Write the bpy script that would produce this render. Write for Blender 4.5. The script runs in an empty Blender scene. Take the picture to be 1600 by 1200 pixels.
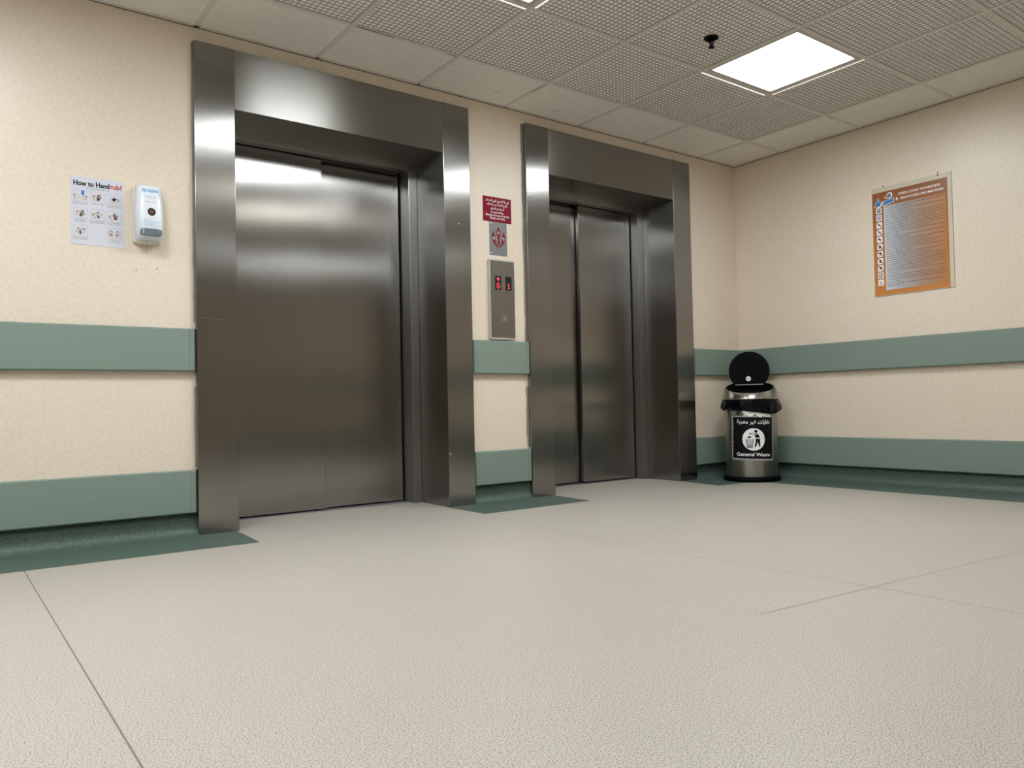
import bpy, math, random
from mathutils import Vector, Matrix

S = bpy.context.scene
COL = S.collection
random.seed(7)

# ------------------------------------------------------------------ camera
H = 2.383            # ceiling height
cam_d = bpy.data.cameras.new('camera')
cam_d.sensor_fit = 'HORIZONTAL'
cam_d.sensor_width = 36.0
cam_d.lens = 1219.6 / 1600 * 36.0
cam_d.clip_start = 0.02
cam_d.clip_end = 60
cam = bpy.data.objects.new('camera', cam_d)
COL.objects.link(cam)
_R = Vector((0.80220203, -0.59669276, -0.02072824))
_U = Vector((0.0010346, -0.03332831, 0.99944392))
_F = Vector((0.59705179, 0.80177738, 0.0261187))
cam.matrix_world = Matrix(((_R.x, _U.x, -_F.x, -5.0221),
                           (_R.y, _U.y, -_F.y, -3.7918),
                           (_R.z, _U.z, -_F.z, 0.5722),
                           (0, 0, 0, 1)))
S.camera = cam

# ------------------------------------------------------------------ world / exposure
w = bpy.data.worlds.new('world')
S.world = w
w.use_nodes = True
w.node_tree.nodes['Background'].inputs[0].default_value = (0.9, 0.92, 1.0, 1)
w.node_tree.nodes['Background'].inputs[1].default_value = 0.02
S.view_settings.view_transform = 'Standard'
S.view_settings.look = 'None'
S.view_settings.gamma = 1.0
S.view_settings.exposure = 0.0
S.view_settings.use_curve_mapping = False
S.cycles.max_bounces = 12
S.cycles.diffuse_bounces = 6
S.cycles.glossy_bounces = 6
S.cycles.sample_clamp_indirect = 6.0
LAMP = 31.0          # radiance of the ceiling diffusers


# ------------------------------------------------------------------ materials
def new_mat(name):
    m = bpy.data.materials.new(name)
    m.use_nodes = True
    nt = m.node_tree
    b = nt.nodes['Principled BSDF']
    return m, nt, b


def srgb(r, g, b):
    f = lambda c: (c / 255 / 12.92) if c / 255 <= 0.04045 else ((c / 255 + 0.055) / 1.055) ** 2.4
    return (f(r), f(g), f(b), 1)


def plain(name, col, rough=0.5, metal=0.0, spec=0.5, emit=None, strength=1.0):
    m, nt, b = new_mat(name)
    b.inputs['Base Color'].default_value = col
    b.inputs['Roughness'].default_value = rough
    b.inputs['Metallic'].default_value = metal
    b.inputs['Specular IOR Level'].default_value = spec
    if emit:
        b.inputs['Emission Color'].default_value = emit
        b.inputs['Emission Strength'].default_value = strength
    return m


def speckled(name, c1, c2, scale, rough=0.5, spec=0.5, bump=0.0, bscale=None, big=None, bigscale=1.5, lo=0.35, hi=0.65, detail=2.0):
    """base colour mottled by fine noise, optional broad tint and bump."""
    m, nt, b = new_mat(name)
    tc = nt.nodes.new('ShaderNodeTexCoord')
    n = nt.nodes.new('ShaderNodeTexNoise')
    n.inputs['Scale'].default_value = scale
    n.inputs['Detail'].default_value = detail
    nt.links.new(tc.outputs['Object'], n.inputs['Vector'])
    r = nt.nodes.new('ShaderNodeValToRGB')
    r.color_ramp.elements[0].position = lo
    r.color_ramp.elements[1].position = hi
    r.color_ramp.elements[0].color = c1
    r.color_ramp.elements[1].color = c2
    nt.links.new(n.outputs['Fac'], r.inputs['Fac'])
    out = r.outputs['Color']
    if big:
        n2 = nt.nodes.new('ShaderNodeTexNoise')
        n2.inputs['Scale'].default_value = bigscale
        n2.inputs['Detail'].default_value = 3
        nt.links.new(tc.outputs['Object'], n2.inputs['Vector'])
        mx = nt.nodes.new('ShaderNodeMix')
        mx.data_type = 'RGBA'
        mx.blend_type = 'MULTIPLY'
        r2 = nt.nodes.new('ShaderNodeValToRGB')
        r2.color_ramp.elements[0].position = 0.3
        r2.color_ramp.elements[1].position = 0.7
        r2.color_ramp.elements[0].color = big
        r2.color_ramp.elements[1].color = (1, 1, 1, 1)
        nt.links.new(n2.outputs['Fac'], r2.inputs['Fac'])
        mx.inputs[0].default_value = 1
        nt.links.new(out, mx.inputs[6])
        nt.links.new(r2.outputs['Color'], mx.inputs[7])
        out = mx.outputs[2]
    nt.links.new(out, b.inputs['Base Color'])
    b.inputs['Roughness'].default_value = rough
    b.inputs['Specular IOR Level'].default_value = spec
    if bump:
        nb = nt.nodes.new('ShaderNodeTexNoise')
        nb.inputs['Scale'].default_value = bscale or scale
        nb.inputs['Detail'].default_value = 2
        nt.links.new(tc.outputs['Object'], nb.inputs['Vector'])
        bp = nt.nodes.new('ShaderNodeBump')
        bp.inputs['Strength'].default_value = 0.6
        bp.inputs['Distance'].default_value = bump
        nt.links.new(nb.outputs['Fac'], bp.inputs['Height'])
        nt.links.new(bp.outputs['Normal'], b.inputs['Normal'])
    return m


def brushed(name, col, rough, aniso, axis, wav=0.0, col2=None):
    """brushed stainless steel; tangent (the direction the highlight is smeared) = normal x axis."""
    m, nt, b = new_mat(name)
    b.inputs['Metallic'].default_value = 1.0
    b.inputs['Roughness'].default_value = rough
    b.inputs['Anisotropic'].default_value = aniso
    geo = nt.nodes.new('ShaderNodeNewGeometry')
    cr = nt.nodes.new('ShaderNodeVectorMath')
    cr.operation = 'CROSS_PRODUCT'
    if axis == (0, 0, 2):   # round bin: highlights smeared up and down
        cz = nt.nodes.new('ShaderNodeCombineXYZ')
        cz.inputs[2].default_value = 1
        nt.links.new(cz.outputs[0], b.inputs['Tangent'])
    elif axis[0]:          # lintel: highlights smeared up and down
        nt.links.new(geo.outputs['True Normal'], cr.inputs[0])
        cr.inputs[1].default_value = (1, 0, 0)
        nt.links.new(cr.outputs[0], b.inputs['Tangent'])
    else:                # uprights and leaves: highlights smeared sideways
        nt.links.new(geo.outputs['True Normal'], cr.inputs[0])
        cr.inputs[1].default_value = (0, 0, 1)
        nt.links.new(cr.outputs[0], b.inputs['Tangent'])
    tc = nt.nodes.new('ShaderNodeTexCoord')
    mp = nt.nodes.new('ShaderNodeMapping')
    ax = Vector(axis)
    mp.inputs['Scale'].default_value = (1 if abs(ax.x) else 260, 260, 1 if abs(ax.z) else 260)
    nt.links.new(tc.outputs['Object'], mp.inputs['Vector'])
    n = nt.nodes.new('ShaderNodeTexNoise')
    n.inputs['Scale'].default_value = 1.6
    n.inputs['Detail'].default_value = 2
    nt.links.new(mp.outputs[0], n.inputs['Vector'])
    r = nt.nodes.new('ShaderNodeValToRGB')
    r.color_ramp.elements[0].color = tuple(c * 0.95 for c in col[:3]) + (1,)
    r.color_ramp.elements[1].color = tuple(min(1, c * 1.05) for c in col[:3]) + (1,)
    r.color_ramp.elements[0].position = 0.3
    r.color_ramp.elements[1].position = 0.7
    nt.links.new(n.outputs['Fac'], r.inputs['Fac'])
    nt.links.new(r.outputs['Color'], b.inputs['Base Color'])
    if wav:
        n2 = nt.nodes.new('ShaderNodeTexNoise')
        n2.inputs['Scale'].default_value = 2.2
        n2.inputs['Detail'].default_value = 1
        nt.links.new(tc.outputs['Object'], n2.inputs['Vector'])
        bp = nt.nodes.new('ShaderNodeBump')
        bp.inputs['Strength'].default_value = 1.0
        bp.inputs['Distance'].default_value = wav
        nt.links.new(n2.outputs['Fac'], bp.inputs['Height'])
        nt.links.new(bp.outputs['Normal'], b.inputs['Normal'])
    return m


M = {}
M['wall'] = speckled('wall_paint', srgb(220, 207, 189), srgb(226, 214, 197), 60, rough=0.36, spec=0.45, bump=0.0004, bscale=230, big=(0.965, 0.955, 0.945, 1), bigscale=1.3)
M['dark_wall'] = speckled('brown_wall', srgb(158, 146, 128), srgb(168, 156, 138), 20, rough=0.6)
M['floor'] = speckled('beige_vinyl', srgb(121, 115, 106), srgb(191, 185, 175), 300, rough=0.42, spec=0.35, bump=0.0003, bscale=300, big=(0.95, 0.945, 0.94, 1), bigscale=0.9, lo=0.34, hi=0.54, detail=3)
M['green_floor'] = speckled('green_vinyl', srgb(54, 72, 64), srgb(94, 112, 103), 260, rough=0.45, spec=0.35, bump=0.0004, bscale=240, lo=0.38, hi=0.62)
M['seam'] = plain('seam_line', srgb(118, 111, 100), 0.6)
M['rail'] = speckled('sage_green_vinyl', srgb(120, 136, 127), srgb(125, 141, 132), 140, rough=0.42, spec=0.35, bump=0.0002, bscale=300)
M['rail_cap'] = plain('sage_green_cap', srgb(118, 134, 125), 0.4)
M['gap'] = plain('black_gap', (0.004, 0.004, 0.004, 1), 0.8)
M['tile'] = speckled('ceiling_tile', srgb(226, 222, 214), srgb(232, 228, 220), 40, rough=0.85, spec=0.1, bump=0.0006, bscale=120)
M['tbar'] = plain('ceiling_grid_metal', srgb(212, 208, 201), 0.5)
M['blade'] = plain('lattice_blade', srgb(182, 175, 165), 0.6)
M['lback'] = plain('lattice_backing', srgb(255, 254, 252), 0.7)
M['stainl'] = plain('dirt_smudge', srgb(112, 104, 92), 0.8)
M['diffuser'] = plain('lamp_diffuser', (0.9, 0.9, 0.9, 1), 0.5, emit=(0.935, 0.975, 1.0, 1), strength=LAMP)
M['diffuser_dim'] = plain('dimmed_lamp_diffuser', (0.85, 0.84, 0.8, 1), 0.5, emit=(1.0, 0.97, 0.9, 1), strength=LAMP * 0.42)  # lamp turned down to weaken its highlight in the steel
M['edge_glow'] = plain('leaked_light_glow', (0.9, 0.9, 0.9, 1), 0.5, emit=(1.0, 0.96, 0.9, 1), strength=1.6)  # stands in for leaked lamp light on nearby lattice cells
M['lampframe'] = plain('lamp_frame', srgb(186, 180, 170), 0.35)
M['steel_v'] = brushed('brushed_steel_upright', (0.28, 0.273, 0.26), 0.25, 0.97, (0, 0, 1), wav=0.0008)
M['steel_door'] = brushed('brushed_steel_door', (0.28, 0.272, 0.258), 0.23, 0.97, (0, 0, 1), wav=0.0014)
M['steel_h'] = brushed('brushed_steel_lintel', (0.285, 0.278, 0.264), 0.31, 0.92, (1, 0, 0), wav=0.0015)
M['steel_jamb'] = plain('satin_jamb', (0.42, 0.415, 0.41, 1), 0.32, metal=1.0)
M['sill'] = plain('threshold_metal', (0.42, 0.40, 0.44, 1), 0.45, metal=0.8)
M['black'] = plain('black_plastic', (0.001, 0.0013, 0.0025, 1), 0.5, spec=0.06)
M['bag'] = plain('black_bag', (0.0015, 0.0015, 0.003, 1), 0.25, spec=0.18)
M['ink'] = plain('black_ink', (0.004, 0.004, 0.005, 1), 0.5, spec=0.15)
M['inkgrey'] = plain('grey_ink', (0.18, 0.18, 0.19, 1), 0.5)
M['white'] = plain('white_print', srgb(235, 235, 235), 0.4)
M['paper'] = plain('white_laminated_paper', srgb(208, 210, 220), 0.25)
M['red'] = plain('red_print', srgb(190, 45, 35), 0.4)
M['skin'] = plain('hand_ink', srgb(150, 120, 110), 0.5)
M['blue'] = plain('blue_print', srgb(50, 120, 200), 0.4)
M['blue2'] = plain('light_blue_print', srgb(96, 160, 216), 0.4)
M['navy'] = plain('navy_print', srgb(35, 60, 120), 0.4)
M['signred'] = plain('crimson_plastic', srgb(128, 2, 34), 0.5, spec=0.15)
M['signred_edge'] = plain('crimson_edge', srgb(110, 10, 40), 0.4)
M['plate'] = plain('grey_metal_plate', (0.17, 0.178, 0.18, 1), 0.45, metal=0.5)
M['petal'] = plain('petal_red', srgb(122, 18, 22), 0.5, spec=0.2)
M['led'] = plain('led_red', (0.1, 0, 0, 1), 0.5, emit=(1.0, 0.05, 0.10, 1), strength=2.0)
M['panel_face'] = brushed('panel_steel', (0.27, 0.25, 0.225), 0.36, 0.7, (0, 0, 1))
M['chrome'] = plain('bright_steel', (0.62, 0.61, 0.59, 1), 0.25, metal=1.0)
M['plastic'] = plain('white_dispenser_plastic', srgb(220, 226, 234), 0.18)
M['plastic_back'] = plain('dispenser_back_plastic', srgb(212, 210, 200), 0.4)
M['pushbar'] = plain('grey_push_bar', srgb(112, 124, 138), 0.3)
M['acrylic'] = plain('acrylic_holder', srgb(206, 197, 176), 0.2)
M['binsteel'] = brushed('bin_steel', (0.31, 0.295, 0.265), 0.34, 0.85, (0, 0, 2))
M['collar'] = brushed('bin_collar_steel', (0.44, 0.42, 0.38), 0.32, 0.85, (0, 0, 2))
M['screw'] = plain('dark_screw', (0.02, 0.02, 0.02, 1), 0.4)
M['inkpale'] = plain('pale_engraving', srgb(170, 165, 158), .5)
M['panelrim'] = plain('call_panel_rim', (0.55, 0.54, 0.52, 1), 0.38, metal=0.55)
M['caulk'] = plain('grey_caulk', srgb(150, 145, 138), 0.7)


def orange_sheet():
    m, nt, b = new_mat('orange_poster')
    tc = nt.nodes.new('ShaderNodeTexCoord')
    sp = nt.nodes.new('ShaderNodeSeparateXYZ')
    nt.links.new(tc.outputs['Object'], sp.inputs[0])
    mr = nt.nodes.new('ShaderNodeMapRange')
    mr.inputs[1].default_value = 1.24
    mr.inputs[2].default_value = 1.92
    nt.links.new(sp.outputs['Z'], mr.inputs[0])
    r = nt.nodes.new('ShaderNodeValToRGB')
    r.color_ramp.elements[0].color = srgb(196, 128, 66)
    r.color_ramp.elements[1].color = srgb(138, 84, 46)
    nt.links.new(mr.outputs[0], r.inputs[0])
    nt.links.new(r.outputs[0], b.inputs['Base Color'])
    b.inputs['Roughness'].default_value = 0.3
    return m


def fade_sheet():
    m, nt, b = new_mat('poster_fading_box')
    tc = nt.nodes.new('ShaderNodeTexCoord')
    sp = nt.nodes.new('ShaderNodeSeparateXYZ')
    nt.links.new(tc.outputs['Object'], sp.inputs[0])
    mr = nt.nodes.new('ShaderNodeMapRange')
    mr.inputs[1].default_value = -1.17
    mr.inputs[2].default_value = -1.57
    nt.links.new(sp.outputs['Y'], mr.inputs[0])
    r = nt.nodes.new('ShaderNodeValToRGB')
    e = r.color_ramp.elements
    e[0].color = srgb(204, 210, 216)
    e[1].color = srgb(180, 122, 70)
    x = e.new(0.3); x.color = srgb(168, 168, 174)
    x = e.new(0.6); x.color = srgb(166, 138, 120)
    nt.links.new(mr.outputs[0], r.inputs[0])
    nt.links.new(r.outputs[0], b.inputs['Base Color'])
    b.inputs['Roughness'].default_value = 0.3
    return m


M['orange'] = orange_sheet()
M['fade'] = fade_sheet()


# ------------------------------------------------------------------ mesh builder
class Frame:
    """local 2D sheet: (u, v, n) -> world."""
    def __init__(self, o, u, v, n):
        self.o, self.u, self.v, self.n = Vector(o), Vector(u), Vector(v), Vector(n)

    def __call__(self, a, b, c=0.0):
        return self.o + self.u * a + self.v * b + self.n * c


class MB:
    def __init__(self):
        self.v, self.f, self.mi, self.mats, self.sm = [], [], [], [], []

    def slot(self, m):
        if m not in self.mats:
            self.mats.append(m)
        return self.mats.index(m)

    def add(self, vs, fs, m, smooth=False):
        b = len(self.v)
        k = self.slot(m)
        self.v += [tuple(x) for x in vs]
        for f in fs:
            self.f.append(tuple(i + b for i in f))
            self.mi.append(k)
            self.sm.append(smooth)

    def box(self, a, b, m):
        x0, x1 = sorted((a[0], b[0])); y0, y1 = sorted((a[1], b[1])); z0, z1 = sorted((a[2], b[2]))
        vs = [(x0, y0, z0), (x1, y0, z0), (x1, y1, z0), (x0, y1, z0), (x0, y0, z1), (x1, y0, z1), (x1, y1, z1), (x0, y1, z1)]
        self.add(vs, [(0, 3, 2, 1), (4, 5, 6, 7), (0, 1, 5, 4), (1, 2, 6, 5), (2, 3, 7, 6), (3, 0, 4, 7)], m)

    def poly(self, fr, pts, m, c=0.0):
        self.add([fr(a, b, c) for a, b in pts], [tuple(range(len(pts)))], m)

    def rect(self, fr, a0, b0, a1, b1, m, c=0.0):
        self.poly(fr, [(a0, b0), (a1, b0), (a1, b1), (a0, b1)], m, c)

    def disc(self, fr, ca, cb, r, m, c=0.0, n=24, r2=None):
        r2 = r2 or r
        self.poly(fr, [(ca + r * math.cos(2 * math.pi * i / n), cb + r2 * math.sin(2 * math.pi * i / n)) for i in range(n)], m, c)

    def stroke(self, fr, pts, wd, m, c=0.0):
        for (a, b), (d, e) in zip(pts, pts[1:]):
            L = math.hypot(d - a, e - b) or 1e-9
            px, py = -(e - b) / L * wd / 2, (d - a) / L * wd / 2
            self.poly(fr, [(a + px, b + py), (a - px, b - py), (d - px, e - py), (d + px, e + py)], m, c)

    def prism(self, fr, pts, c0, c1, m, smooth=False):
        """outline pts extruded from depth c0 to c1."""
        n = len(pts)
        vs = [fr(a, b, c0) for a, b in pts] + [fr(a, b, c1) for a, b in pts]
        fs = [tuple(range(n))[::-1], tuple(range(n, 2 * n))]
        self.add(vs, fs, m)
        self.add(vs, [(i, (i + 1) % n, n + (i + 1) % n, n + i) for i in range(n)], m, smooth)

    def lathe(self, prof, m, n=64, c=(0, 0), a0=0.0, a1=2 * math.pi, tilt=None, smooth=True):
        vs, fs = [], []
        full = abs(a1 - a0 - 2 * math.pi) < 1e-6
        k = n if full else n + 1
        for r, z in prof:
            for i in range(k):
                a = a0 + (a1 - a0) * i / n
                zz = z + (tilt(r, a, z) if tilt else 0)
                vs.append((c[0] + r * math.cos(a), c[1] + r * math.sin(a), zz))
        for j in range(len(prof) - 1):
            for i in range(n):
                i2 = (i + 1) % k
                fs.append((j * k + i, j * k + i2, (j + 1) * k + i2, (j + 1) * k + i))
        self.add(vs, fs, m, smooth)

    def text(self, s, fr, size, m, c=0.0, align='LEFT', bold=0.0, width=None, warp=None, shear=0.0):
        cu = bpy.data.curves.new('t', 'FONT')
        cu.body = s
        cu.size = 1.0
        cu.align_x = align
        cu.offset = bold
        cu.shear = shear
        cu.resolution_u = 3
        o = bpy.data.objects.new('t', cu)
        COL.objects.link(o)
        dg = bpy.context.evaluated_depsgraph_get()
        me = bpy.data.meshes.new_from_object(o.evaluated_get(dg))
        xs = [v.co.x for v in me.vertices] or [0, 1]
        kx = size
        if width:
            kx = width / max(1e-6, (max(xs) - min(xs)))
        vs = []
        for v in me.vertices:
            a, b = v.co.x * kx, v.co.y * size
            vs.append(warp(a, b) if warp else fr(a, b, c))
        self.add(vs, [tuple(p.vertices) for p in me.polygons], m)
        bpy.data.objects.remove(o)
        bpy.data.curves.remove(cu)
        bpy.data.meshes.remove(me)

    def build(self, name, parent=None, bevel=0.0, seg=2, loc=None, rz=0.0):
        me = bpy.data.meshes.new(name)
        me.from_pydata(self.v, [], self.f)
        for m in self.mats:
            me.materials.append(m)
        for p, k, s in zip(me.polygons, self.mi, self.sm):
            p.material_index = k
            p.use_smooth = s
        me.update()
        o = bpy.data.objects.new(name, me)
        COL.objects.link(o)
        if parent:
            o.parent = parent
        if loc is not None:
            o.location = loc
        o.rotation_euler[2] = rz
        if bevel:
            b = o.modifiers.new('bevel', 'BEVEL')
            b.width = bevel
            b.segments = seg
            b.limit_method = 'ANGLE'
        return o


def empty(name, loc=(0, 0, 0), rz=0.0):
    o = bpy.data.objects.new(name, None)
    o.empty_display_size = 0.1
    COL.objects.link(o)
    o.location = loc
    o.rotation_euler[2] = rz
    return o


def tag(o, label, cat, group=None):
    o['label'] = label
    o['category'] = cat
    if group:
        o['group'] = group
    return o


def struct(o):
    o['kind'] = 'structure'
    return o


def rel(o, parent):
    """parent o (whose mesh is in world coordinates) to an empty without moving it."""
    o.parent = parent
    o.matrix_parent_inverse = Matrix.Translation(-Vector(parent.location))
    return o


def shifted(mb, origin):
    ox, oy, oz = origin
    mb.v = [(x - ox, y - oy, z - oz) for x, y, z in mb.v]
    return mb


# ------------------------------------------------------------------ dimensions
XL, YB = -8.8, -6.0               # far left wall, wall behind the camera
P = -0.029                        # face of the steel frames
T, TI = 2.309, 2.0176             # outer / inner top of the frames
F1 = (-4.0349, -3.8485, -2.6756, -2.4971)
F2 = (-2.078, -1.897, -0.7419, -0.5597)
R = 0.276                         # depth of the reveal
GX, GY = -0.4161, -0.4317         # first ceiling grid lines

# ------------------------------------------------------------------ floor
mb = MB(); mb.box((XL - .1, YB - .1, -0.05), (0.1, 0.6, 0), M['floor'])
floor = struct(mb.build('floor'))
Zg = 0.0006
up = Frame((0, 0, 0), (1, 0, 0), (0, 1, 0), (0, 0, 1))
mb = MB()
for x0, y0, x1, y1 in ((-4.75, -.41, -4.75, YB), (-2.69, -.385, -2.79, -1.4), (-2.79, -1.4, -2.745, -2.65), (-2.745, -2.65, -2.74, YB),
                       (-3.88, -.42, -2.69, -.41), (-3.25, -2.5, -1.6, -2.62), (-6.95, -.41, -6.95, YB)):
    mb.stroke(up, [(x0, y0), (x1, y1)], 0.0038 if x0 == -4.75 else .0026, M['seam'], 0.0005)
mb.build('floor_seam', floor)


def border(pts):
    mb = MB(); mb.poly(up, pts, M['green_floor'], Zg)
    mb.build('green_floor_border', floor)


border([(XL, 0), (XL, -.405), (-3.884, -.42), (-3.86, P), (-3.86, 0)])
border([(-2.69, 0), (-2.69, P), (-2.69, -.40), (-1.93, -.385), (-1.91, P), (-1.91, 0)])
border([(-.735, 0), (-.735, P), (-.80, -.41), (-.415, -.43), (-.405, YB), (0, YB), (0, 0)])


def cove(pts_fn, L, name, parent):
    """coved skirting: floor sheet curling up the wall. pts_fn(s, d, z) -> xyz, s along, d out from the wall."""
    mb = MB(); prof = []
    for i in range(9):
        a = math.pi / 2 * i / 8
        prof.append((0.045 * (1 - math.sin(a)) + 0.003, 0.045 * (1 - math.cos(a)) + 0.001))
    prof.append((0.003, 0.118)); prof.append((0.0, 0.118))
    vs = [pts_fn(s, d, z) for d, z in prof for s in L]
    fs = [(2 * j, 2 * j + 1, 2 * j + 3, 2 * j + 2) for j in range(len(prof) - 1)]
    mb.add(vs, fs, M['green_floor'], True)
    return struct(mb.build(name))


cove(lambda s, d, z: (s, -d, z), (XL, F1[0]), 'baseboard_left', None)
cove(lambda s, d, z: (s, -d, z), (F1[3], F2[0]), 'baseboard_middle', None)
cove(lambda s, d, z: (s, -d, z), (F2[3], -0.003), 'baseboard_back', None)
cove(lambda s, d, z: (-d, s, z), (0, YB), 'baseboard_right', None)

# ------------------------------------------------------------------ walls
TH = 0.5
mb = MB()
for x0, x1 in ((XL, F1[1] - .02), (F1[2] + .02, F2[1] - .02), (F2[2] + .02, 0)):
    mb.box((x0, 0, 0), (x1, TH, H + .1), M['wall'])
for x0, x1 in ((F1[1] - .02, F1[2] + .02), (F2[1] - .02, F2[2] + .02)):
    mb.box((x0, 0, TI + .02), (x1, TH, H + .1), M['wall'])
wall_back = struct(mb.build('wall_back'))
mb = MB()
fw = Frame((0, 0, 0), (1, 0, 0), (0, 0, 1), (0, -1, 0))
for x, z, r in ((-4.284, 1.209, .003), (-4.198, 1.222, .0035), (-4.241, 1.30, .003)):
    mb.disc(fw, x, z, r, M['seam'], 0.0006, 10)
mb.build('screw_hole', wall_back)
mb = MB(); mb.box((0, YB, 0), (.12, TH, H + .1), M['wall']); struct(mb.build('wall_right'))
mb = MB(); mb.box((XL - .12, YB, 0), (XL, TH, H + .1), M['wall']); struct(mb.build('wall_left'))
mb = MB(); mb.box((XL, YB - .12, 0), (.12, YB, H + .1), M['dark_wall']); struct(mb.build('wall_front'))

# ------------------------------------------------------------------ ceiling
mb = MB(); mb.box((XL - .1, YB - .1, H + .06), (.12, TH, H + .12), M['tile'])
ceiling = struct(mb.build('ceiling'))
NI, NJ = 14, 9
LIGHTS = {(1, 1), (4, 1), (7, 1), (3, 3), (8, 6), (10, 1), (8, 3), (1, 7)}  # includes two unseen lamps added as fill, out of the steel reflections
bw = 0.012
mb = MB()
for i in range(NI):
    x = GX - .6 * i
    if x > XL: mb.box((x - bw, YB, H), (x + bw, 0, H + .02), M['tbar'])
for j in range(NJ + 1):
    y = GY - .6 * j
    if y > YB: mb.box((XL, y - bw, H + .0003), (0, y + bw, H + .0203), M['tbar'])
mb.build('grid_bar', ceiling)
mb = MB()
mb.box((XL, -.018, H), (0, 0, H + .02), M['tbar'])
mb.box((-.018, YB, H), (0, -.018, H + .02), M['tbar'])
mb.box((XL, -.0, H - .004), (0, -.003, H), M['seam'])
mb.box((-.003, YB, H - .004), (0, -.003, H), M['seam'])
struct(mb.build('trim_1'))


def solid_tile(x0, x1, y0, y1, dz=0.0):
    mb = MB(); mb.box((x0, y0, H + .004 + dz), (x1, y1, H + .016 + dz), M['tile'])
    mb.build('ceiling_tile', ceiling)


edges_x = [0] + [GX - .6 * i for i in range(NI)] + [XL]
edges_y = [0] + [GY - .6 * j for j in range(NJ + 1)]
edges_y = [y for y in edges_y if y > YB] + [YB]
edges_x = [x for x in edges_x if x >= XL]
lat_mesh = None
N = 21


def lattice_mesh():
    mb = MB()
    L = .6 - 2 * .0125
    p = L / N
    t = 0.0042
    for k in range(N + 1):
        c = -L / 2 + p * k
        c = min(max(c, -L / 2 + t / 2), L / 2 - t / 2)
        mb.box((c - t / 2, -L / 2, .003), (c + t / 2, L / 2, .0068), M['blade'])
        mb.box((-L / 2, c - t / 2, .0032), (L / 2, c + t / 2, .0069), M['blade'])
    mb.box((-L / 2, -L / 2, .0066), (L / 2, L / 2, .016), M['lback'])
    return mb


for i in range(len(edges_x) - 1):
    for j in range(len(edges_y) - 1):
        xa, xb, ya, yb = edges_x[i + 1], edges_x[i], edges_y[j + 1], edges_y[j]
        if (i - 1, j - 1) in LIGHTS:
            continue
        if i >= 1 and j >= 1 and i <= 9 and j <= 6 and xb - xa > .59 and yb - ya > .59:
            cx, cy = (xa + xb) / 2, (ya + yb) / 2
            if lat_mesh is None:
                o = lattice_mesh().build('lattice_panel', ceiling, loc=(cx, cy, H))
                lat_mesh = o
            else:
                o = lat_mesh.copy(); COL.objects.link(o); o.parent = ceiling; o.location = (cx, cy, H)
        else:
            solid_tile(xa, xb, ya, yb, random.choice((0, 0, .0006)))
# a dark gap where a tile sits crooked, and a smudge on one lattice
mb = MB()
dn = Frame((0, 0, H), (1, 0, 0), (0, 1, 0), (0, 0, -1))
mb.stroke(dn, [(-3.40, GY - .002), (-3.20, GY - .002)], .005, M['gap'], .0008)
mb.stroke(dn, [(-2.88, GY + .004), (-2.83, GY + .004)], .005, M['gap'], .0008)
mb.stroke(dn, [(GX - 1.8 - .004, GY + .02), (GX - 1.8 - .004, GY + .14)], .004, M['gap'], .0008)
mb.stroke(dn, [(GX + .02, GY - .6 + .006), (GX + .10, GY - .6 + .006)], .004, M['gap'], .0008)
mb.build('tile_gap', ceiling)
mb = MB()
for cx, cy, pts in ((-3.13, -.985, [(-.055, .01), (-.03, .03), (0, .022), (.02, .035), (.05, .02), (.045, 0), (.06, -.02), (.02, -.03), (-.01, -.018), (-.035, -.025)]),
                    (-3.19, -.90, [(-.03, .004), (0, .014), (.026, .006), (.03, -.004), (0, -.01)])):
    mb.poly(dn, [(cx + a, cy + b) for a, b in pts], M['stainl'], -.0026)
mb.build('smudge', ceiling)
mb = MB()
for cx, cy, l in ((-2.42, -.16, .05), (-1.95, -.12, .06)):
    mb.stroke(dn, [(cx, cy), (cx + l, cy - .008)], .004, M['stainl'], -.0036)
mb.build('scuff', ceiling)

# ------------------------------------------------------------------ ceiling lights
LAB = {(1, 1): 'square recessed ceiling light glowing white above the right lift doorway',
       (4, 1): 'square recessed ceiling light cut by the top edge, above the left lift',
       (7, 1): 'square recessed ceiling light above the soap dispenser, out to the left',
       (3, 3): 'square recessed ceiling light second row back from the lifts',
       (8, 3): 'unseen square ceiling light added for fill, second row back, out to the left',
       (1, 7): 'unseen square ceiling light added for fill, far back beside the right wall',
       (8, 6): 'unseen square ceiling light placed far back on the left',  # unseen far lamp, placed clear of the steel reflections
       (10, 1): 'square recessed ceiling light at the far left end near the lift wall'}


def ceiling_light(i, j):
    x = GX - .6 * (i + .5); y = GY - .6 * (j + .5)
    root = tag(empty('ceiling_light', (x, y, H)), LAB[(i, j)], 'ceiling light', 'square ceiling lights')
    a, b = .288, .262
    mb = MB()
    mb.box((-a, -a, .001), (a, -b, .03), M['lampframe']); mb.box((-a, b, .001), (a, a, .03), M['lampframe'])
    mb.box((-a, -b, .001), (-b, b, .03), M['lampframe']); mb.box((b, -b, .001), (a, b, .03), M['lampframe'])
    mb.build('light_frame', root)
    mb = MB(); mb.box((-b, -b, .012), (b, b, .02), M['diffuser_dim'] if (i, j) == (3, 3) else M['diffuser'])
    mb.build('diffuser', root)
    # glowing strips imitate lamp light spilling onto first cells of the neighbouring lattices
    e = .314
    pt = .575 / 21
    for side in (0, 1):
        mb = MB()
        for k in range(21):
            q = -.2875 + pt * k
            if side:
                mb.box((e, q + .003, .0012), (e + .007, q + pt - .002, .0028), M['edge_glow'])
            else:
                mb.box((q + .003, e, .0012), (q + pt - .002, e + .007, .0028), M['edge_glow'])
        mb.build('leak_glow_strip', root)
    return root


for ij in sorted(LIGHTS):
    ceiling_light(*ij)


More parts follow.
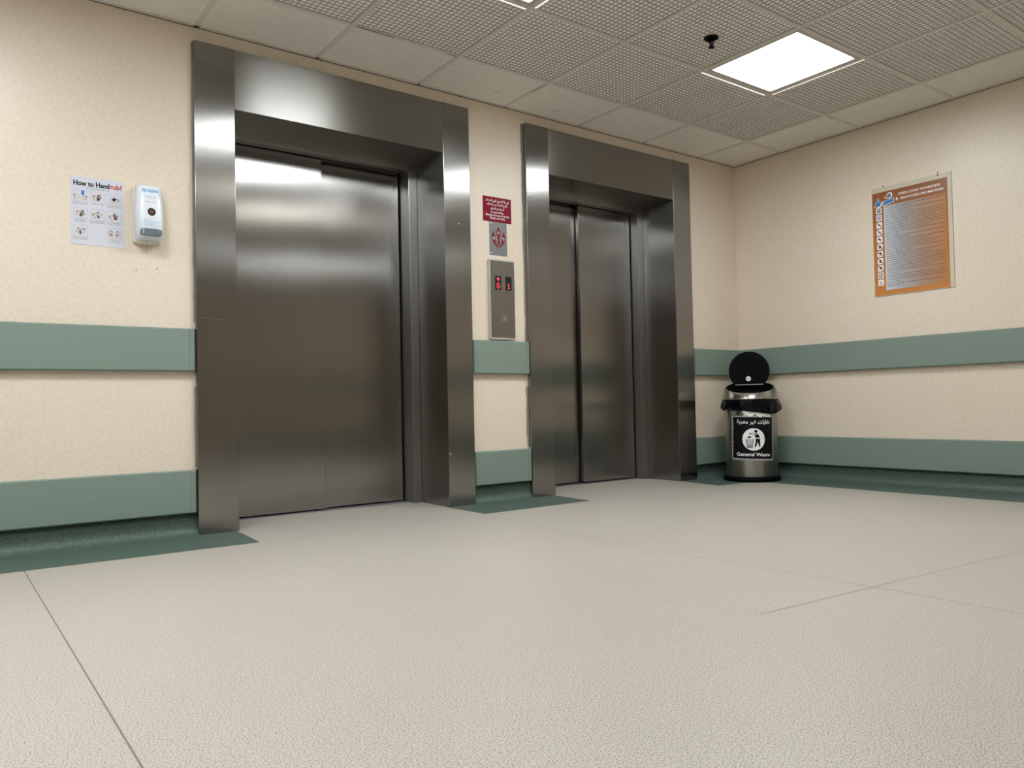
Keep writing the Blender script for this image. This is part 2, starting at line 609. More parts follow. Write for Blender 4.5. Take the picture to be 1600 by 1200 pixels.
# ------------------------------------------------------------------ sprinkler
def sprinkler(x, y, name, label):
    root = tag(empty('sprinkler', (x, y, H)), label, 'sprinkler')
    mb = MB()
    mb.lathe([(.001, .004), (.036, .004), (.036, 0), (.032, -.003), (.024, -.004), (.024, .002), (.001, .002)], M['black'], 24)
    mb.build('escutcheon', root)
    mb = MB()
    mb.lathe([(.001, .0), (.015, .0), (.015, -.012), (.011, -.016), (.001, -.016)], M['black'], 16)
    for s in (1, -1):
        fr = Frame((0, 0, 0), (1, 0, 0), (0, 0, 1), (0, 1, 0))
        mb.prism(fr, [(s * .013, -.012), (s * .016, -.016), (s * .013, -.03), (s * .005, -.042), (s * .002, -.040), (s * .009, -.029), (s * .011, -.018), (s * .009, -.012)], -.003, .003, M['black'])
    mb.lathe([(.001, -.014), (.003, -.016), (.003, -.040), (.001, -.040)], M['signred'], 10)
    mb.build('body', root)
    mb = MB()
    mb.lathe([(.001, -.040), (.006, -.041), (.006, -.044), (.016, -.044), (.017, -.046), (.001, -.046)], M['black'], 16)
    mb.build('deflector', root)


sprinkler(-1.885, -1.31, 'a', 'small black pendant fire sprinkler hanging from the lattice ceiling beside the light')

# ------------------------------------------------------------------ lift doorways
H0, H1, L0, L1 = .7542, .9522, .1038, .3028
DOORS = (
    (F1, 'door_1', 'L', 'left brushed steel lift doorway with wide frame, nearest the soap dispenser'),
    (F2, 'door_2', 'R', 'right brushed steel lift doorway with wide frame, nearest the waste bin'),
)


def lift(Fx, name, front, label):
    a, b, c, d = Fx
    cx = (a + d) / 2
    O = (cx, P, 0)
    root = struct(empty(name, O))
    root['label'] = label
    root['category'] = 'lift door'

    def fin(mb, n, bev=0.0, par=root):
        shifted(mb, O)
        return mb.build(n, par, bevel=bev)
    # uprights: front face + outer return + reveal, one folded sheet each
    for (xo, xi, s) in ((a, b, 1), (d, c, -1)):
        mb = MB()
        pts = [(xo, -.001), (xo, P), (xi, P), (xi, R), (xi - s * .012, R), (xi - s * .012, P + .02), (xo + s * .01, P + .02), (xo + s * .01, -.001)]
        fr = Frame((0, 0, 0), (1, 0, 0), (0, 1, 0), (0, 0, 1))
        mb.prism(fr, pts, 0.001, T if True else TI, M['steel_v'])
        fin(mb, 'frame_upright', .0022)
    # lintel: face + soffit
    mb = MB()
    fr = Frame((0, 0, 0), (0, 1, 0), (0, 0, 1), (1, 0, 0))
    mb.prism(fr, [(-.001, T), (P + .0008, T), (P + .0008, TI), (R, TI), (R, TI + .012), (P + .02, TI + .012), (P + .02, T - .01), (-.001, T - .01)], b + .0005, c - .0005, M['steel_h'])
    fin(mb, 'lintel', .002)
    # inner jambs and head of the landing door frame
    jw, jy = .057, .338
    mb = MB(); mb.box((b, R, 0.002), (b + jw, jy + .1, TI + .012), M['steel_jamb']); fin(mb, 'jamb', .002)
    mb = MB(); mb.box((c - jw, R, 0.002), (c, jy + .1, TI + .012), M['steel_jamb']); fin(mb, 'jamb', .002)
    mb = MB(); mb.box((b + jw, R + .0006, 1.982), (c - jw, jy, TI + .012), M['steel_jamb'])
    mb.box((b + jw, jy, 1.998), (c - jw, jy + .1, TI + .012), M['steel_jamb'])
    fin(mb, 'head_jamb', .0015)
    # shaft behind the leaves
    mb = MB(); mb.box((b, .46, 0), (c, .47, 2.05), M['gap']); fin(mb, 'shaft_screen')
    # door leaves
    lo, hi = b + jw + .009, c - jw - .009
    seam = -3.25 if front == 'L' else -1.318
    yf, yk = (.352, .392)
    zb = .012
    yl, yr = (yf, yk) if front == 'L' else (yk, yf)
    if front == 'L':
        rects = ((lo - .02, seam, yl), (seam - .05, hi + .0, yr))
    else:
        rects = ((lo, seam + .05, yl), (seam, hi, yr))
    for x0, x1, y in rects:
        mb = MB(); mb.box((x0, y, zb), (x1, y + .03, 1.995), M['steel_door']); fin(mb, 'door_leaf', .002)
    # threshold
    mb = MB()
    mb.box((b, R + .045, 0.0), (c, .455, .004), M['sill'])
    for y in (.365, .405):
        mb.box((b + .03, y, .004), (c - .03, y + .006, .0045), M['gap'])
    fin(mb, 'threshold')
    # ragged sealant between wall and frame
    mb = MB(); k = .007 if front == 'L' else .016
    fr = Frame((0, 0, 0), (1, 0, 0), (0, 0, 1), (0, -1, 0))
    z = .31
    while z < T:
        z2 = min(T, z + random.uniform(.03, .09))
        k1 = k * random.uniform(.75, 1.2)
        if not (H0 - .02 < z < H1 or H0 - .02 < z2 < H1):
            mb.poly(fr, [(a + .001, z), (a - k1, z), (a - k1 * random.uniform(.85, 1.1), z2), (a + .001, z2)], M['caulk'], .0008)
        z = z2
    fin(mb, 'sealant')
    return root


for spec in DOORS:
    lift(*spec)
# bolt heads and dent marks on the steel uprights


# ------------------------------------------------------------------ crash rails
def rail_profile(z0, z1, t):
    return [(0.0, z0), (t - .006, z0), (t, z0 + .006), (t + .001, (z0 + z1) / 2), (t, z1 - .006), (t - .006, z1), (t * .55, z1 - .004), (0.0, z1 - .012)]


def rail(axis, s0, s1, z0, z1, caps, label, gap_strip=False):
    t = 0.035
    zc = (z0 + z1) / 2
    if axis == 'x':
        O = ((s0 + s1) / 2, 0, zc)
        fr = Frame((0, 0, 0), (0, -1, 0), (0, 0, 1), (1, 0, 0))
    else:
        O = (0, (s0 + s1) / 2, zc)
        fr = Frame((0, 0, 0), (-1, 0, 0), (0, 0, 1), (0, 1, 0))
    root = tag(empty('crash_rail', O), label, 'wall rail', 'sage green crash rails')
    lo, hi = min(s0, s1), max(s0, s1)
    cw = .022
    b0, b1 = lo + (cw if 0 in caps else 0), hi - (cw if 1 in caps else 0)
    mb = MB(); mb.prism(fr, rail_profile(z0, z1, t), b0 + (.0008 if 0 in caps else 0), b1 - (.0008 if 1 in caps else 0), M['rail'])
    shifted(mb, O).build('cover', root)
    for k, (q0, q1) in enumerate(((lo, b0), (b1, hi))):
        if k in caps:
            mb = MB(); mb.prism(fr, rail_profile(z0 - .0004, z1 + .0004, t + .0005), q0, q1, M['rail_cap'])
            shifted(mb, O).build('end_cap', root)
    if gap_strip:
        mb = MB(); mb.box((hi, -.033, z0 + .002), (hi + .0115, -.002, z1 - .002), M['gap'])  # black strip filling the gap between rail end and frame
        shifted(mb, O).build('end_strip', root)


H0, H1, L0, L1 = .7542, .9522, .1038, .3028
rail('x', XL + .001, F1[0] - .012, H0, H1, (1,), 'upper green wall rail left of the left lift, below the dispenser', True)
rail('x', XL + .001, F1[0] - .012, L0, L1, (1,), 'lower green wall rail left of the left lift, near the floor', True)
rail('x', F1[3] + .004, F2[0] - .012, H0, H1, (0, 1), 'short upper green rail between the two lifts, under the call panel', True)
rail('x', F1[3] + .004, F2[0] - .012, L0, L1, (0, 1), 'short lower green rail between the two lifts, near the floor', True)
rail('x', F2[3] + .004, -.037, H0, H1, (0,), 'short upper green rail right of the right lift, into the corner')
rail('x', F2[3] + .004, -.037, L0, L1, (0,), 'short lower green rail right of the right lift, behind the bin')
rail('y', YB + .001, -.001, H0, H1, (), 'long upper green rail on the right wall, below the orange poster')
rail('y', YB + .001, -.001, L0, L1, (), 'long lower green rail on the right wall, near the floor')


# ------------------------------------------------------------------ hand rub poster
def handrub():
    x0, x1, z0, z1 = -4.5415, -4.3305, 1.3005, 1.598
    W, Hh = x1 - x0, z1 - z0
    root_loc = (x0, 0, z0)
    mb = MB()
    mb.box((0, -.0015, 0), (W, -.0003, Hh), M['paper'])
    po = mb.build('instruction_poster', loc=root_loc)
    tag(po, 'white hand rub instruction poster with drawn hands, taped left of the soap dispenser', 'poster')
    fr = Frame((0, -.0016, 0), (1, 0, 0), (0, 0, 1), (0, -1, 0))
    mb = MB()
    e = .0004
    mb.text('How to Hand', Frame((.010, -.0016, Hh - .040), (1, 0, 0), (0, 0, 1), (0, -1, 0)), .030, M['ink'], e, bold=.035, width=.140)
    mb.text('rub?', Frame((.153, -.0016, Hh - .040), (1, 0, 0), (0, 0, 1), (0, -1, 0)), .030, M['red'], e, bold=.03, width=.047)
    mb.text('WITH ALCOHOL-BASED FORMULATION', Frame((W / 2, -.0016, Hh - .052), (1, 0, 0), (0, 0, 1), (0, -1, 0)), .006, M['ink'], e, align='CENTER', width=.09)
    mb.build('title_text', po)
    caps = ['Apply a palmful of the product\nin a cupped hand, covering all surfaces', 'Rub hands palm to palm', 'Right palm over left dorsum with\ninterlaced fingers and vice versa',
            'Palm to palm with\nfingers interlaced', 'Backs of fingers to opposing\npalms with fingers interlocked', 'Rotational rubbing of left thumb\nclasped in right palm',
            'Rotational rubbing, backwards\nand forwards with clasped fingers', None, 'Once dry,\nyour hands are safe']

    def hand(mb, cx, cy, s, ang, flip=1, col=M['inkgrey'], fill=M['skin']):
        ca, sa = math.cos(ang), math.sin(ang)
        def T_(pts):
            return [(cx + s * (flip * px * ca - py * sa), cy + s * (flip * px * sa + py * ca)) for px, py in pts]
        out = [(-.32, -.7), (-.42, -.15), (-.72, .1), (-.82, .32), (-.7, .36), (-.42, .12), (-.36, .5), (-.3, .95), (-.18, .95), (-.16, .5), (-.1, 1.05), (.03, 1.05), (.05, .5), (.13, .98), (.25, .96), (.22, .45), (.34, .78), (.44, .74), (.38, .3), (.36, -.1), (.28, -.7)]
        mb.poly(fr, T_(out), fill, e * .6)
        mb.stroke(fr, T_(out + out[:1]), .0011, col, e * 1.2)
    skinl = plain('pale_hand_fill', srgb(214, 198, 192), .5)
    for k, cp in enumerate(caps):
        if cp is None: continue
        mb = MB(); tb = MB()
        r, c = divmod(k, 3)
        cx = .037 + c * .066; cy = Hh - .088 - r * .076
        mb.stroke(fr, [(cx - .026, cy + .026), (cx + .026, cy + .026), (cx + .026, cy - .020), (cx - .026, cy - .020), (cx - .026, cy + .026)], .0005, M['inkgrey'], e)
        if k == 0:
            hand(mb, cx - .012, cy - .002, .014, 1.2, 1, fill=skinl); hand(mb, cx + .014, cy - .006, .014, -.9, -1, fill=skinl)
            mb.rect(fr, cx + .004, cy + .010, cx + .016, cy + .026, M['blue'], e * 1.5); mb.rect(fr, cx + .008, cy + .004, cx + .012, cy + .012, M['navy'], e * 1.6)
        elif k == 8:
            hand(mb, cx - .012, cy, .017, .15, 1, fill=skinl); hand(mb, cx + .012, cy, .017, -.15, -1, fill=skinl)
            mb.disc(fr, cx - .012, cy - .002, .005, M['skin'], e); mb.disc(fr, cx + .012, cy - .002, .005, M['skin'], e)
        else:
            an = (.0, .9, -.6, .7, 1.2, 1.4, .3)[k % 7]
            hand(mb, cx - .004, cy - .002, .017, an, 1, fill=skinl)
            hand(mb, cx + .005, cy + .001, .016, an - 1.1, -1, fill=M['skin'] if k % 2 else skinl)
        for q, line in enumerate(cp.split('\n')):
            tb.text(line, Frame((cx, -.0016, cy - .028 - q * .0068), (1, 0, 0), (0, 0, 1), (0, -1, 0)), .0065, M['inkgrey'], e, align='CENTER', bold=.01, width=min(.056, .0022 * len(line)))
        mb.build('hand_drawing', po)
        tb.build('caption_text', po)


handrub()


# ------------------------------------------------------------------ soap dispenser
def dispenser():
    O = (-4.240, 0, 1.335)
    root = tag(empty('soap_dispenser', O), 'white wall-mounted hand sanitiser dispenser with grey push bar, right of the poster', 'soap dispenser')
    # lofted shell: stations in z: (z, half width, depth)
    st = [(0.000, .046, .060), (.006, .052, .078), (.03, .0565, .096), (.07, .0585, .102), (.12, .0585, .100), (.18, .056, .092), (.22, .053, .082), (.242, .050, .070), (.252, .044, .048), (.255, .036, .02)]
    n = 20
    vs, fs = [], []
    for z, hw, dp in st:
        for i in range(n + 1):
            t = math.pi * i / n
            # super-ellipse half outline
            cx, sy = math.cos(t), math.sin(t)
            ex = 0.42
            x = hw * math.copysign(abs(cx) ** ex, cx)
            y = dp * abs(sy) ** ex
            vs.append((x, -y, z))
    k = n + 1
    for j in range(len(st) - 1):
        for i in range(n):
            fs.append((j * k + i + 1, j * k + i, (j + 1) * k + i, (j + 1) * k + i + 1))
    fs.append(tuple(range(k))); fs.append(tuple(range((len(st) - 1) * k, len(st) * k))[::-1])
    mb = MB(); mb.add(vs, fs, M['plastic'], True)
    shell = mb.build('cover', root)
    mb = MB(); mb.box((-.060, -.022, -.004), (.058, 0, .24), M['plastic_back']); mb.box((-.046, -.05, -.010), (.040, -.008, .004), M['plastic_back'])
    mb.build('back_plate', root, bevel=.006, seg=3)
    # front surface height y at z
    def yf(z):
        for (z0, _, d0), (z1, _, d1) in zip(st, st[1:]):
            if z0 <= z <= z1:
                return -(d0 + (d1 - d0) * (z - z0) / (z1 - z0))
        return -.1
    def pt(x, z, c):
        return (x, yf(z) - c, z)
    # push bar (rounded)
    mb = MB()
    out = []
    for i in range(24):
        t = 2 * math.pi * i / 24
        out.append((.046 * math.copysign(abs(math.cos(t)) ** .5, math.cos(t)), .031 + .0165 * math.copysign(abs(math.sin(t)) ** .6, math.sin(t))))
    m = len(out)
    vs = [pt(x, z, -.004) for x, z in out] + [pt(x * .95, .031 + (z - .031) * .9, .006) for x, z in out]
    mb.add(vs, [(i, (i + 1) % m, m + (i + 1) % m, m + i) for i in range(m)] + [tuple(range(m, 2 * m))], M['pushbar'])
    bar = mb.build('push_bar', root)
    mb = MB()
    for q in (.036, .027):
        mb.add([pt(-.033 + .003 * math.cos(t * math.pi / 5), q + .003 * math.sin(t * math.pi / 5), .0066) for t in range(10)], [tuple(range(10))], M['white'])
    mb.build('rivet', bar)
    mb = MB()
    mb.add([pt(.001 + .0165 * math.cos(t * math.pi / 16), .121 + .0175 * math.sin(t * math.pi / 16), .0008) for t in range(32)], [tuple(range(32))], M['gap'])
    mb.build('viewing_window', root)
    mb = MB()
    brown = plain('amber_ring', srgb(96, 62, 50), .3)
    mb.add([pt(.001 + .010 * math.cos(t * math.pi / 16), .121 + .0105 * math.sin(t * math.pi / 16), .0012) for t in range(32)], [tuple(range(32))], brown)
    mb.build('window_centre', root)
    mb = MB()
    wp = lambda x, z: (lambda a, b: pt(x + a, z + b, .0012))
    fr = Frame((0, 0, 0), (1, 0, 0), (0, 0, 1), (0, -1, 0))
    mb.text('EZ-CLEAN', fr, .020, M['blue2'], align='CENTER', bold=.03, width=.066, warp=wp(0, .212))
    mb.text('Hand Hygiene System', fr, .006, M['inkgrey'], align='CENTER', width=.050, warp=wp(0, .190))
    mb.text('Automatic refill', fr, .005, M['inkgrey'], align='CENTER', width=.036, warp=wp(0, .184))
    mb.text('Instant Sanitizer', fr, .006, M['ink'], align='CENTER', width=.044, warp=wp(0, .163))
    mb.build('label_print', root); mb = MB()
    for q, (tx, ww) in enumerate((('Directions', .024), ('Push bar and collect product', .062), ('Rub hands until dry', .042), ('Do not rinse', .034))):
        mb.text(tx, fr, .0075, M['blue2'], width=ww, warp=wp(-.030, .082 - q * .0075))
    mb.build('label_print', root)
    mb = MB(); mb.lathe([(.001, -.012), (.007, -.012), (.009, -.002), (.001, -.002)], M['plastic_back'], 16, c=(0, -.055))
    mb.build('nozzle', root)


dispenser()


# ------------------------------------------------------------------ Arabic helper: presentation forms, already joined and in visual order
def ar(s):
    return s


def shape_arabic(txt):
    """join letters into presentation forms and reverse, since text objects do not shape Arabic."""
    forms = {'ا': ('FE8D', 'FE8E', None, None), 'أ': ('FE83', 'FE84', None, None), 'ب': ('FE8F', 'FE90', 'FE91', 'FE92'), 'ة': ('FE93', 'FE94', None, None),
             'ت': ('FE95', 'FE96', 'FE97', 'FE98'), 'ج': ('FE9D', 'FE9E', 'FE9F', 'FEA0'), 'ح': ('FEA1', 'FEA2', 'FEA3', 'FEA4'), 'خ': ('FEA5', 'FEA6', 'FEA7', 'FEA8'),
             'د': ('FEA9', 'FEAA', None, None), 'ر': ('FEAD', 'FEAE', None, None), 'س': ('FEB1', 'FEB2', 'FEB3', 'FEB4'), 'ص': ('FEB9', 'FEBA', 'FEBB', 'FEBC'),
             'ض': ('FEBD', 'FEBE', 'FEBF', 'FEC0'), 'ع': ('FEC9', 'FECA', 'FECB', 'FECC'), 'غ': ('FECD', 'FECE', 'FECF', 'FED0'), 'ف': ('FED1', 'FED2', 'FED3', 'FED4'),
             'ق': ('FED5', 'FED6', 'FED7', 'FED8'), 'ك': ('FED9', 'FEDA', 'FEDB', 'FEDC'), 'ل': ('FEDD', 'FEDE', 'FEDF', 'FEE0'), 'م': ('FEE1', 'FEE2', 'FEE3', 'FEE4'),
             'ن': ('FEE5', 'FEE6', 'FEE7', 'FEE8'), 'و': ('FEED', 'FEEE', None, None), 'ي': ('FEF1', 'FEF2', 'FEF3', 'FEF4'), 'ه': ('FEE9', 'FEEA', 'FEEB', 'FEEC')}
    out = []
    n = len(txt)
    for i, ch in enumerate(txt):
        if ch not in forms:
            out.append(ch); continue
        prv = i > 0 and txt[i - 1] in forms and forms[txt[i - 1]][2] is not None
        nxt = i < n - 1 and txt[i + 1] in forms and forms[ch][2] is not None
        iso, fin, ini, med = forms[ch]
        code = med if prv and nxt else fin if prv else ini if nxt else iso
        out.append(chr(int(code, 16)))
    return ''.join(out[::-1])


# ------------------------------------------------------------------ red sign, metal plate, call panel
def wall_signs():
    # red sign
    x0, x1, z0, z1 = -2.388, -2.181, 1.671, 1.820
    W, Hh = x1 - x0, z1 - z0
    mb = MB(); mb.box((0, -.004, 0), (W, -.0003, Hh), M['signred'])
    so = mb.build('fire_sign', loc=(x0, 0, z0), bevel=.0008)
    tag(so, 'crimson fire notice in Arabic and English, on the wall between the lifts', 'sign')
    A = lambda u, v: Frame((u, -.004, v), (1, 0, 0), (0, 0, 1), (0, -1, 0))
    mb = MB(); e = .0005; c = W / 2
    for s, v, wd, sz in (('في حالة الحريق تكون المصاعد', .121, .170, .020), ('خارج الخدمة من فضلك', .098, .150, .020), ('استخدم السلم', .074, .095, .020)):
        mb.text(shape_arabic(s), A(c, v), sz, M['white'], e, align='CENTER', width=wd, bold=.01)
    for s, v, wd in (('In case of fire,', .051, .090), ('Elevators are out of service', .033, .172), ('Please use stairs', .016, .112)):
        mb.text(s, A(c, v), .019, M['white'], e, align='CENTER', width=wd, bold=.01)
    mb.build('sign_text', so)
    fr = A(0, 0)
    for u, v in ((.012, Hh + .004), (W - .010, Hh + .012)):
        mb = MB(); mb.disc(fr, u, v, .003, M['white'], -.0028, 10)
        mb.build('fixing', so)
    # metal plate
    x0, x1, z0, z1 = -2.345, -2.216, 1.469, 1.669
    W, Hh = x1 - x0, z1 - z0
    mb = MB(); mb.box((0, -.0022, 0), (W, -.0003, Hh), M['plate'])
    po = mb.build('logo_plate', loc=(x0, 0, z0), bevel=.0006)
    tag(po, 'grey metal plate with three red petals, directly under the crimson sign', 'sign')
    A = lambda u, v: Frame((u, -.0022, v), (1, 0, 0), (0, 0, 1), (0, -1, 0))
    fr = A(0, 0)
    mb = MB(); e = .0005; c = W / 2 + .002

    def petal(cx, cz, w_, h_, lean, m, c_=e):
        pts = []
        for i in range(12):
            t = i / 11
            y = h_ * t
            wdt = w_ * math.sin(math.pi * (t ** .8)) * (1 - .15 * t)
            pts.append((cx + lean * (t - .35) ** 2 * .9 + wdt / 2 + lean * t * .55, cz + y))
        for i in range(12):
            t = 1 - i / 11
            y = h_ * t
            wdt = w_ * math.sin(math.pi * (t ** .8)) * (1 - .15 * t)
            pts.append((cx + lean * (t - .35) ** 2 * .9 - wdt / 2 + lean * t * .55, cz + y))
        mb.poly(fr, pts, m, c_)
    # side petals (crescents meeting at the bottom) and the middle one
    for s in (-1, 1):
        pts = [(c, .040), (c + s * .022, .058), (c + s * .045, .085), (c + s * .052, .104), (c + s * .049, .122), (c + s * .036, .150), (c + s * .032, .132), (c + s * .026, .118), (c + s * .024, .100), (c + s * .020, .078), (c + s * .010, .060)]
        mb.poly(fr, pts, M['petal'], e)
    mb.poly(fr, [(c - .014, .125), (c - .016, .142), (c - .010, .158), (c, .176), (c + .010, .158), (c + .016, .142), (c + .014, .125), (c + .008, .105), (c + .008, .070), (c, .058), (c - .008, .070), (c - .008, .105)], M['petal'], e * 1.2)
    for s in (-1, 1):
        mb.stroke(fr, [(c + s * .012, .122), (c + s * .011, .100), (c + s * .012, .068), (c + s * .002, .050)], .0022, M['chrome'], e * 1.6)
    for u, v, r in ((c, .138, .0095), (c - .036, .102, .011), (c + .036, .104, .011)):
        mb.disc(fr, u, v, r, M['inkgrey'], e * 1.8); mb.disc(fr, u, v, r * .75, M['chrome'], e * 2.2)
    mb.stroke(fr, [(c, .132), (c, .144)], .0028, M['petal'], e * 2.8)
    mb.stroke(fr, [(c - .042, .100), (c - .036, .098), (c - .032, .106)], .0028, M['petal'], e * 2.8)
    mb.stroke(fr, [(c + .030, .098), (c + .042, .109)], .0028, M['petal'], e * 2.8)
    mb.build('petal_logo', po)
    mb = MB()
    for v, x0_, x1_, k in ((Hh - .013, .034, .098, 8), (Hh - .023, .010, .118, 14), (.020, .052, .082, 4)):
        x = x0_
        while x < x1_:
            l = random.uniform(.004, .009); mb.rect(fr, x, v - .0018, min(x + l, x1_), v + .0018, M['inkgrey'], e); x += l + .0018
    mb.build('small_lettering', po)
    for u, v in ((.013, Hh - .008), (.013, .012)):
        mb = MB(); mb.lathe([(.0045, 0), (.004, .0015), (.0005, .0018)], M['white'], 14)
        o = mb.build('screw', po, loc=(u, -.0022, v)); o.rotation_euler = (math.pi / 2, 0, 0)
    # call panel
    x0, x1, z0, z1 = -2.3645, -2.1775, .961, 1.443
    W, Hh = x1 - x0, z1 - z0
    D = .020
    root = tag(empty('call_panel', (x0, 0, z0)), 'tall brushed steel lift call panel with red floor numbers, between the lifts', 'control panel')

    def rr(x0, y0, x1, y1, r, n=5):
        pts = []
        for cx, cy, a in ((x1 - r, y1 - r, 0), (x0 + r, y1 - r, 90), (x0 + r, y0 + r, 180), (x1 - r, y0 + r, 270)):
            for i in range(n + 1):
                t = math.radians(a + 90 * i / n); pts.append((cx + r * math.cos(t), cy + r * math.sin(t)))
        return pts
    fr = Frame((0, 0, 0), (1, 0, 0), (0, 0, 1), (0, -1, 0))
    mb = MB(); mb.prism(fr, rr(0, 0, W, Hh, .012), .001, D, M['panelrim'], True)
    mb.build('housing', root, bevel=.004, seg=3)
    mb = MB(); mb.prism(fr, rr(.008, .012, W - .004, Hh - .010, .006), D - .002, D + .0015, M['panel_face'])
    mb.build('faceplate', root)
    e = D + .0018

    def dots(mb, pat, ox, oz, px):
        for r_, row in enumerate(pat):
            for c_, ch in enumerate(row):
                if ch == '#':
                    mb.rect(fr, ox + c_ * px, oz - (r_ + 1) * px, ox + (c_ + .86) * px, oz - (r_ + .14) * px, M['led'], e + .0012)
    for cx, pat, arrow in ((.0625, [' ### ', '#   #', '#    ', '# ###', '#   #', '#   #', ' ### '], 1), (.1395, ['  #  ', ' ##  ', '  #  ', '  #  ', '  #  ', '  #  ', ' ### '], 0)):
        mb = MB(); mb.prism(fr, rr(cx - .0225, .298, cx + .0225, .381, .002), e - .001, e + .0006, M['gap'])
        dis = mb.build('display', root)
        mb = MB()
        dots(mb, pat, cx - .0115, .340, .0048)
        if arrow:
            dots(mb, ['  #  ', ' ### ', '#####', ' ### ', '  #  '], cx - .0115, .374, .0046)
        mb.build('led_digit', dis)
    mb = MB()
    bx, bz = .103, .130
    mb.prism(fr, rr(bx - .021, bz - .021, bx + .021, bz + .021, .003), e - .001, e + .0006, M['chrome'])
    mb.prism(fr, rr(bx - .018, bz - .018, bx + .018, bz + .018, .003), e, e + .0012, M['panel_face'])
    bt = mb.build('call_button', root)
    mb = MB()
    mb.poly(fr, [(bx, bz + .011), (bx + .009, bz - .003), (bx + .004, bz - .003), (bx + .004, bz - .010), (bx - .004, bz - .010), (bx - .004, bz - .003), (bx - .009, bz - .003)], M['inkpale'], e + .0018)
    mb.build('arrow_mark', bt)


wall_signs()


# ------------------------------------------------------------------ orange poster on the right wall
def dress_poster():
    y0, y1, z0, z1 = -1.098, -1.605, 1.232, 1.948
    O = (0, y0, z0)
    root = tag(empty('poster_holder', O), 'orange printed dress code poster in a clear acrylic holder on the right wall', 'poster')
    fr = Frame((0, 0, 0), (0, -1, 0), (0, 0, 1), (-1, 0, 0))       # u runs towards -y, seen left to right
    FF = lambda u, v: Frame((0, -u, v), (0, -1, 0), (0, 0, 1), (-1, 0, 0))
    W, Hh = y0 - y1, z1 - z0
    mb = MB(); mb.prism(fr, [(0, 0), (W, 0), (W, Hh), (0, Hh)], .0005, .003, M['acrylic'])
    mb.stroke(fr, [(W - .001, 0), (W - .001, Hh)], .002, M['inkgrey'], .0033)
    mb.stroke(fr, [(0, .001), (W, .001)], .002, M['inkgrey'], .0033)
    mb.build('acrylic_back', root)
    # sheet: mesh in world coords (materials use them)
    a0, a1, b0, b1 = .004, .481, .005, .685
    wf = Frame((0, y0, z0), (0, -1, 0), (0, 0, 1), (-1, 0, 0))
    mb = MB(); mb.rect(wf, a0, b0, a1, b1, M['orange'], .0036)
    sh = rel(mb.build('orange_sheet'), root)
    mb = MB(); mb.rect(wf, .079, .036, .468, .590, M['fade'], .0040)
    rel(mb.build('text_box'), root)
    e = .0044
    mb = MB()
    mb.text('DRESS CODE AWARENESS', FF(.176, .612 + .030), .021, M['white'], e, width=.262, bold=.012, shear=.12)
    mb.text('& ', FF(.160, .612), .026, M['white'], e, bold=.02)
    mb.text('BEHAVIORS PROMOTION', FF(.190, .612), .021, M['white'], e, width=.268, bold=.012, shear=.12)
    # gently follow the printed slope: none
    mb.build('title_text', root)
    # lines of small print
    mb = MB()
    n = 38
    for k in range(n):
        v = .578 - k * (.532 / n)
        full = (k % 4 not in (1, 3)) or random.random() < .3
        end = .462 if full else random.uniform(.16, .44)
        u = .088
        while u < end:
            l = random.uniform(.008, .03)
            mb.rect(fr, u, v - .0017, min(u + l, end), v + .0017, M['inkbrown'], e)
            u += l + .0028
        if k % 4 == 3 or k == n - 1:
            mb.build('small_print', root); mb = MB()
    # icons
    mb = MB(); marks = MB()
    for k in range(11):
        v = .545 - k * .0475
        mb.prism(fr, [(.030, v), (.064, v), (.066, v + .003), (.066, v + .037), (.063, v + .040), (.030, v + .040), (.028, v + .037), (.028, v + .003)], e - .0004, e, M['white'])
        q = e + .0004
        if k == 0:
            marks.rect(fr, .036, v + .006, .046, v + .034, M['inkgrey'], q); marks.rect(fr, .050, v + .004, .058, v + .036, M['navy'], q)
        elif k == 1:
            marks.rect(fr, .033, v + .006, .061, v + .034, M['lilac'], q)
        elif k in (4,):
            marks.disc(fr, .042, v + .024, .006, M['ink'], q, 10); marks.rect(fr, .046, v + .012, .056, v + .022, M['ink'], q)
        elif k == 9:
            marks.stroke(fr, [(.038, v + .008), (.056, v + .008), (.056, v + .032), (.038, v + .032), (.038, v + .008)], .004, M['ink'], q); marks.stroke(fr, [(.038, v + .008), (.056, v + .032)], .003, M['ink'], q)
        elif k == 10:
            marks.stroke(fr, [(.040, v + .030), (.052, v + .024), (.044, v + .018), (.054, v + .010), (.040, v + .008)], .003, M['ink'], q)
        else:
            marks.disc(fr, .047, v + .020, .009, M['lilac'], q, 12)
            if k > 4:
                marks.poly(fr, [(.038, v + .008), (.056, v + .010), (.048, v + .034)] if k % 2 else [(.036, v + .026), (.056, v + .032), (.052, v + .010)], M['ink'], q + .0002)
            marks.stroke(fr, [(.030, v + .038), (.064, v + .003)], .0045, M['maroon'], q + .0004)
    ic = mb.build('icon_tile', root)
    marks.build('icon_mark', root)
    # logo: triangle, banner, tick and swirl
    mb = MB()
    mb.poly(fr, [(.014, .592), (.044, .650), (.068, .592)], M['white'], e)
    mb.poly(fr, [(.019, .595), (.044, .644), (.064, .595)], M['blue'], e + .0004)
    mb.poly(fr, [(.019, .595), (.024, .605), (.066, .601), (.064, .595)], M['navy'], e + .0006)
    mb.poly(fr, [(.062, .592), (.150, .604), (.150, .632), (.068, .620)], M['white'], e + .0002)
    mb.poly(fr, [(.068, .596), (.147, .607), (.147, .629), (.072, .618)], M['blue'], e + .0008)
    mb.stroke(fr, [(.040, .598), (.050, .586), (.078, .616)], .006, M['white'], e + .0012)
    mb.disc(fr, .120, .655, .020, M['white'], e, 20, r2=.018)
    mb.disc(fr, .117, .652, .014, M['inkbrown'], e + .0003, 18)
    mb.disc(fr, .116, .652, .010, M['blue2'], e + .0006, 16)
    mb.disc(fr, .117, .652, .005, M['navy'], e + .0009, 12)
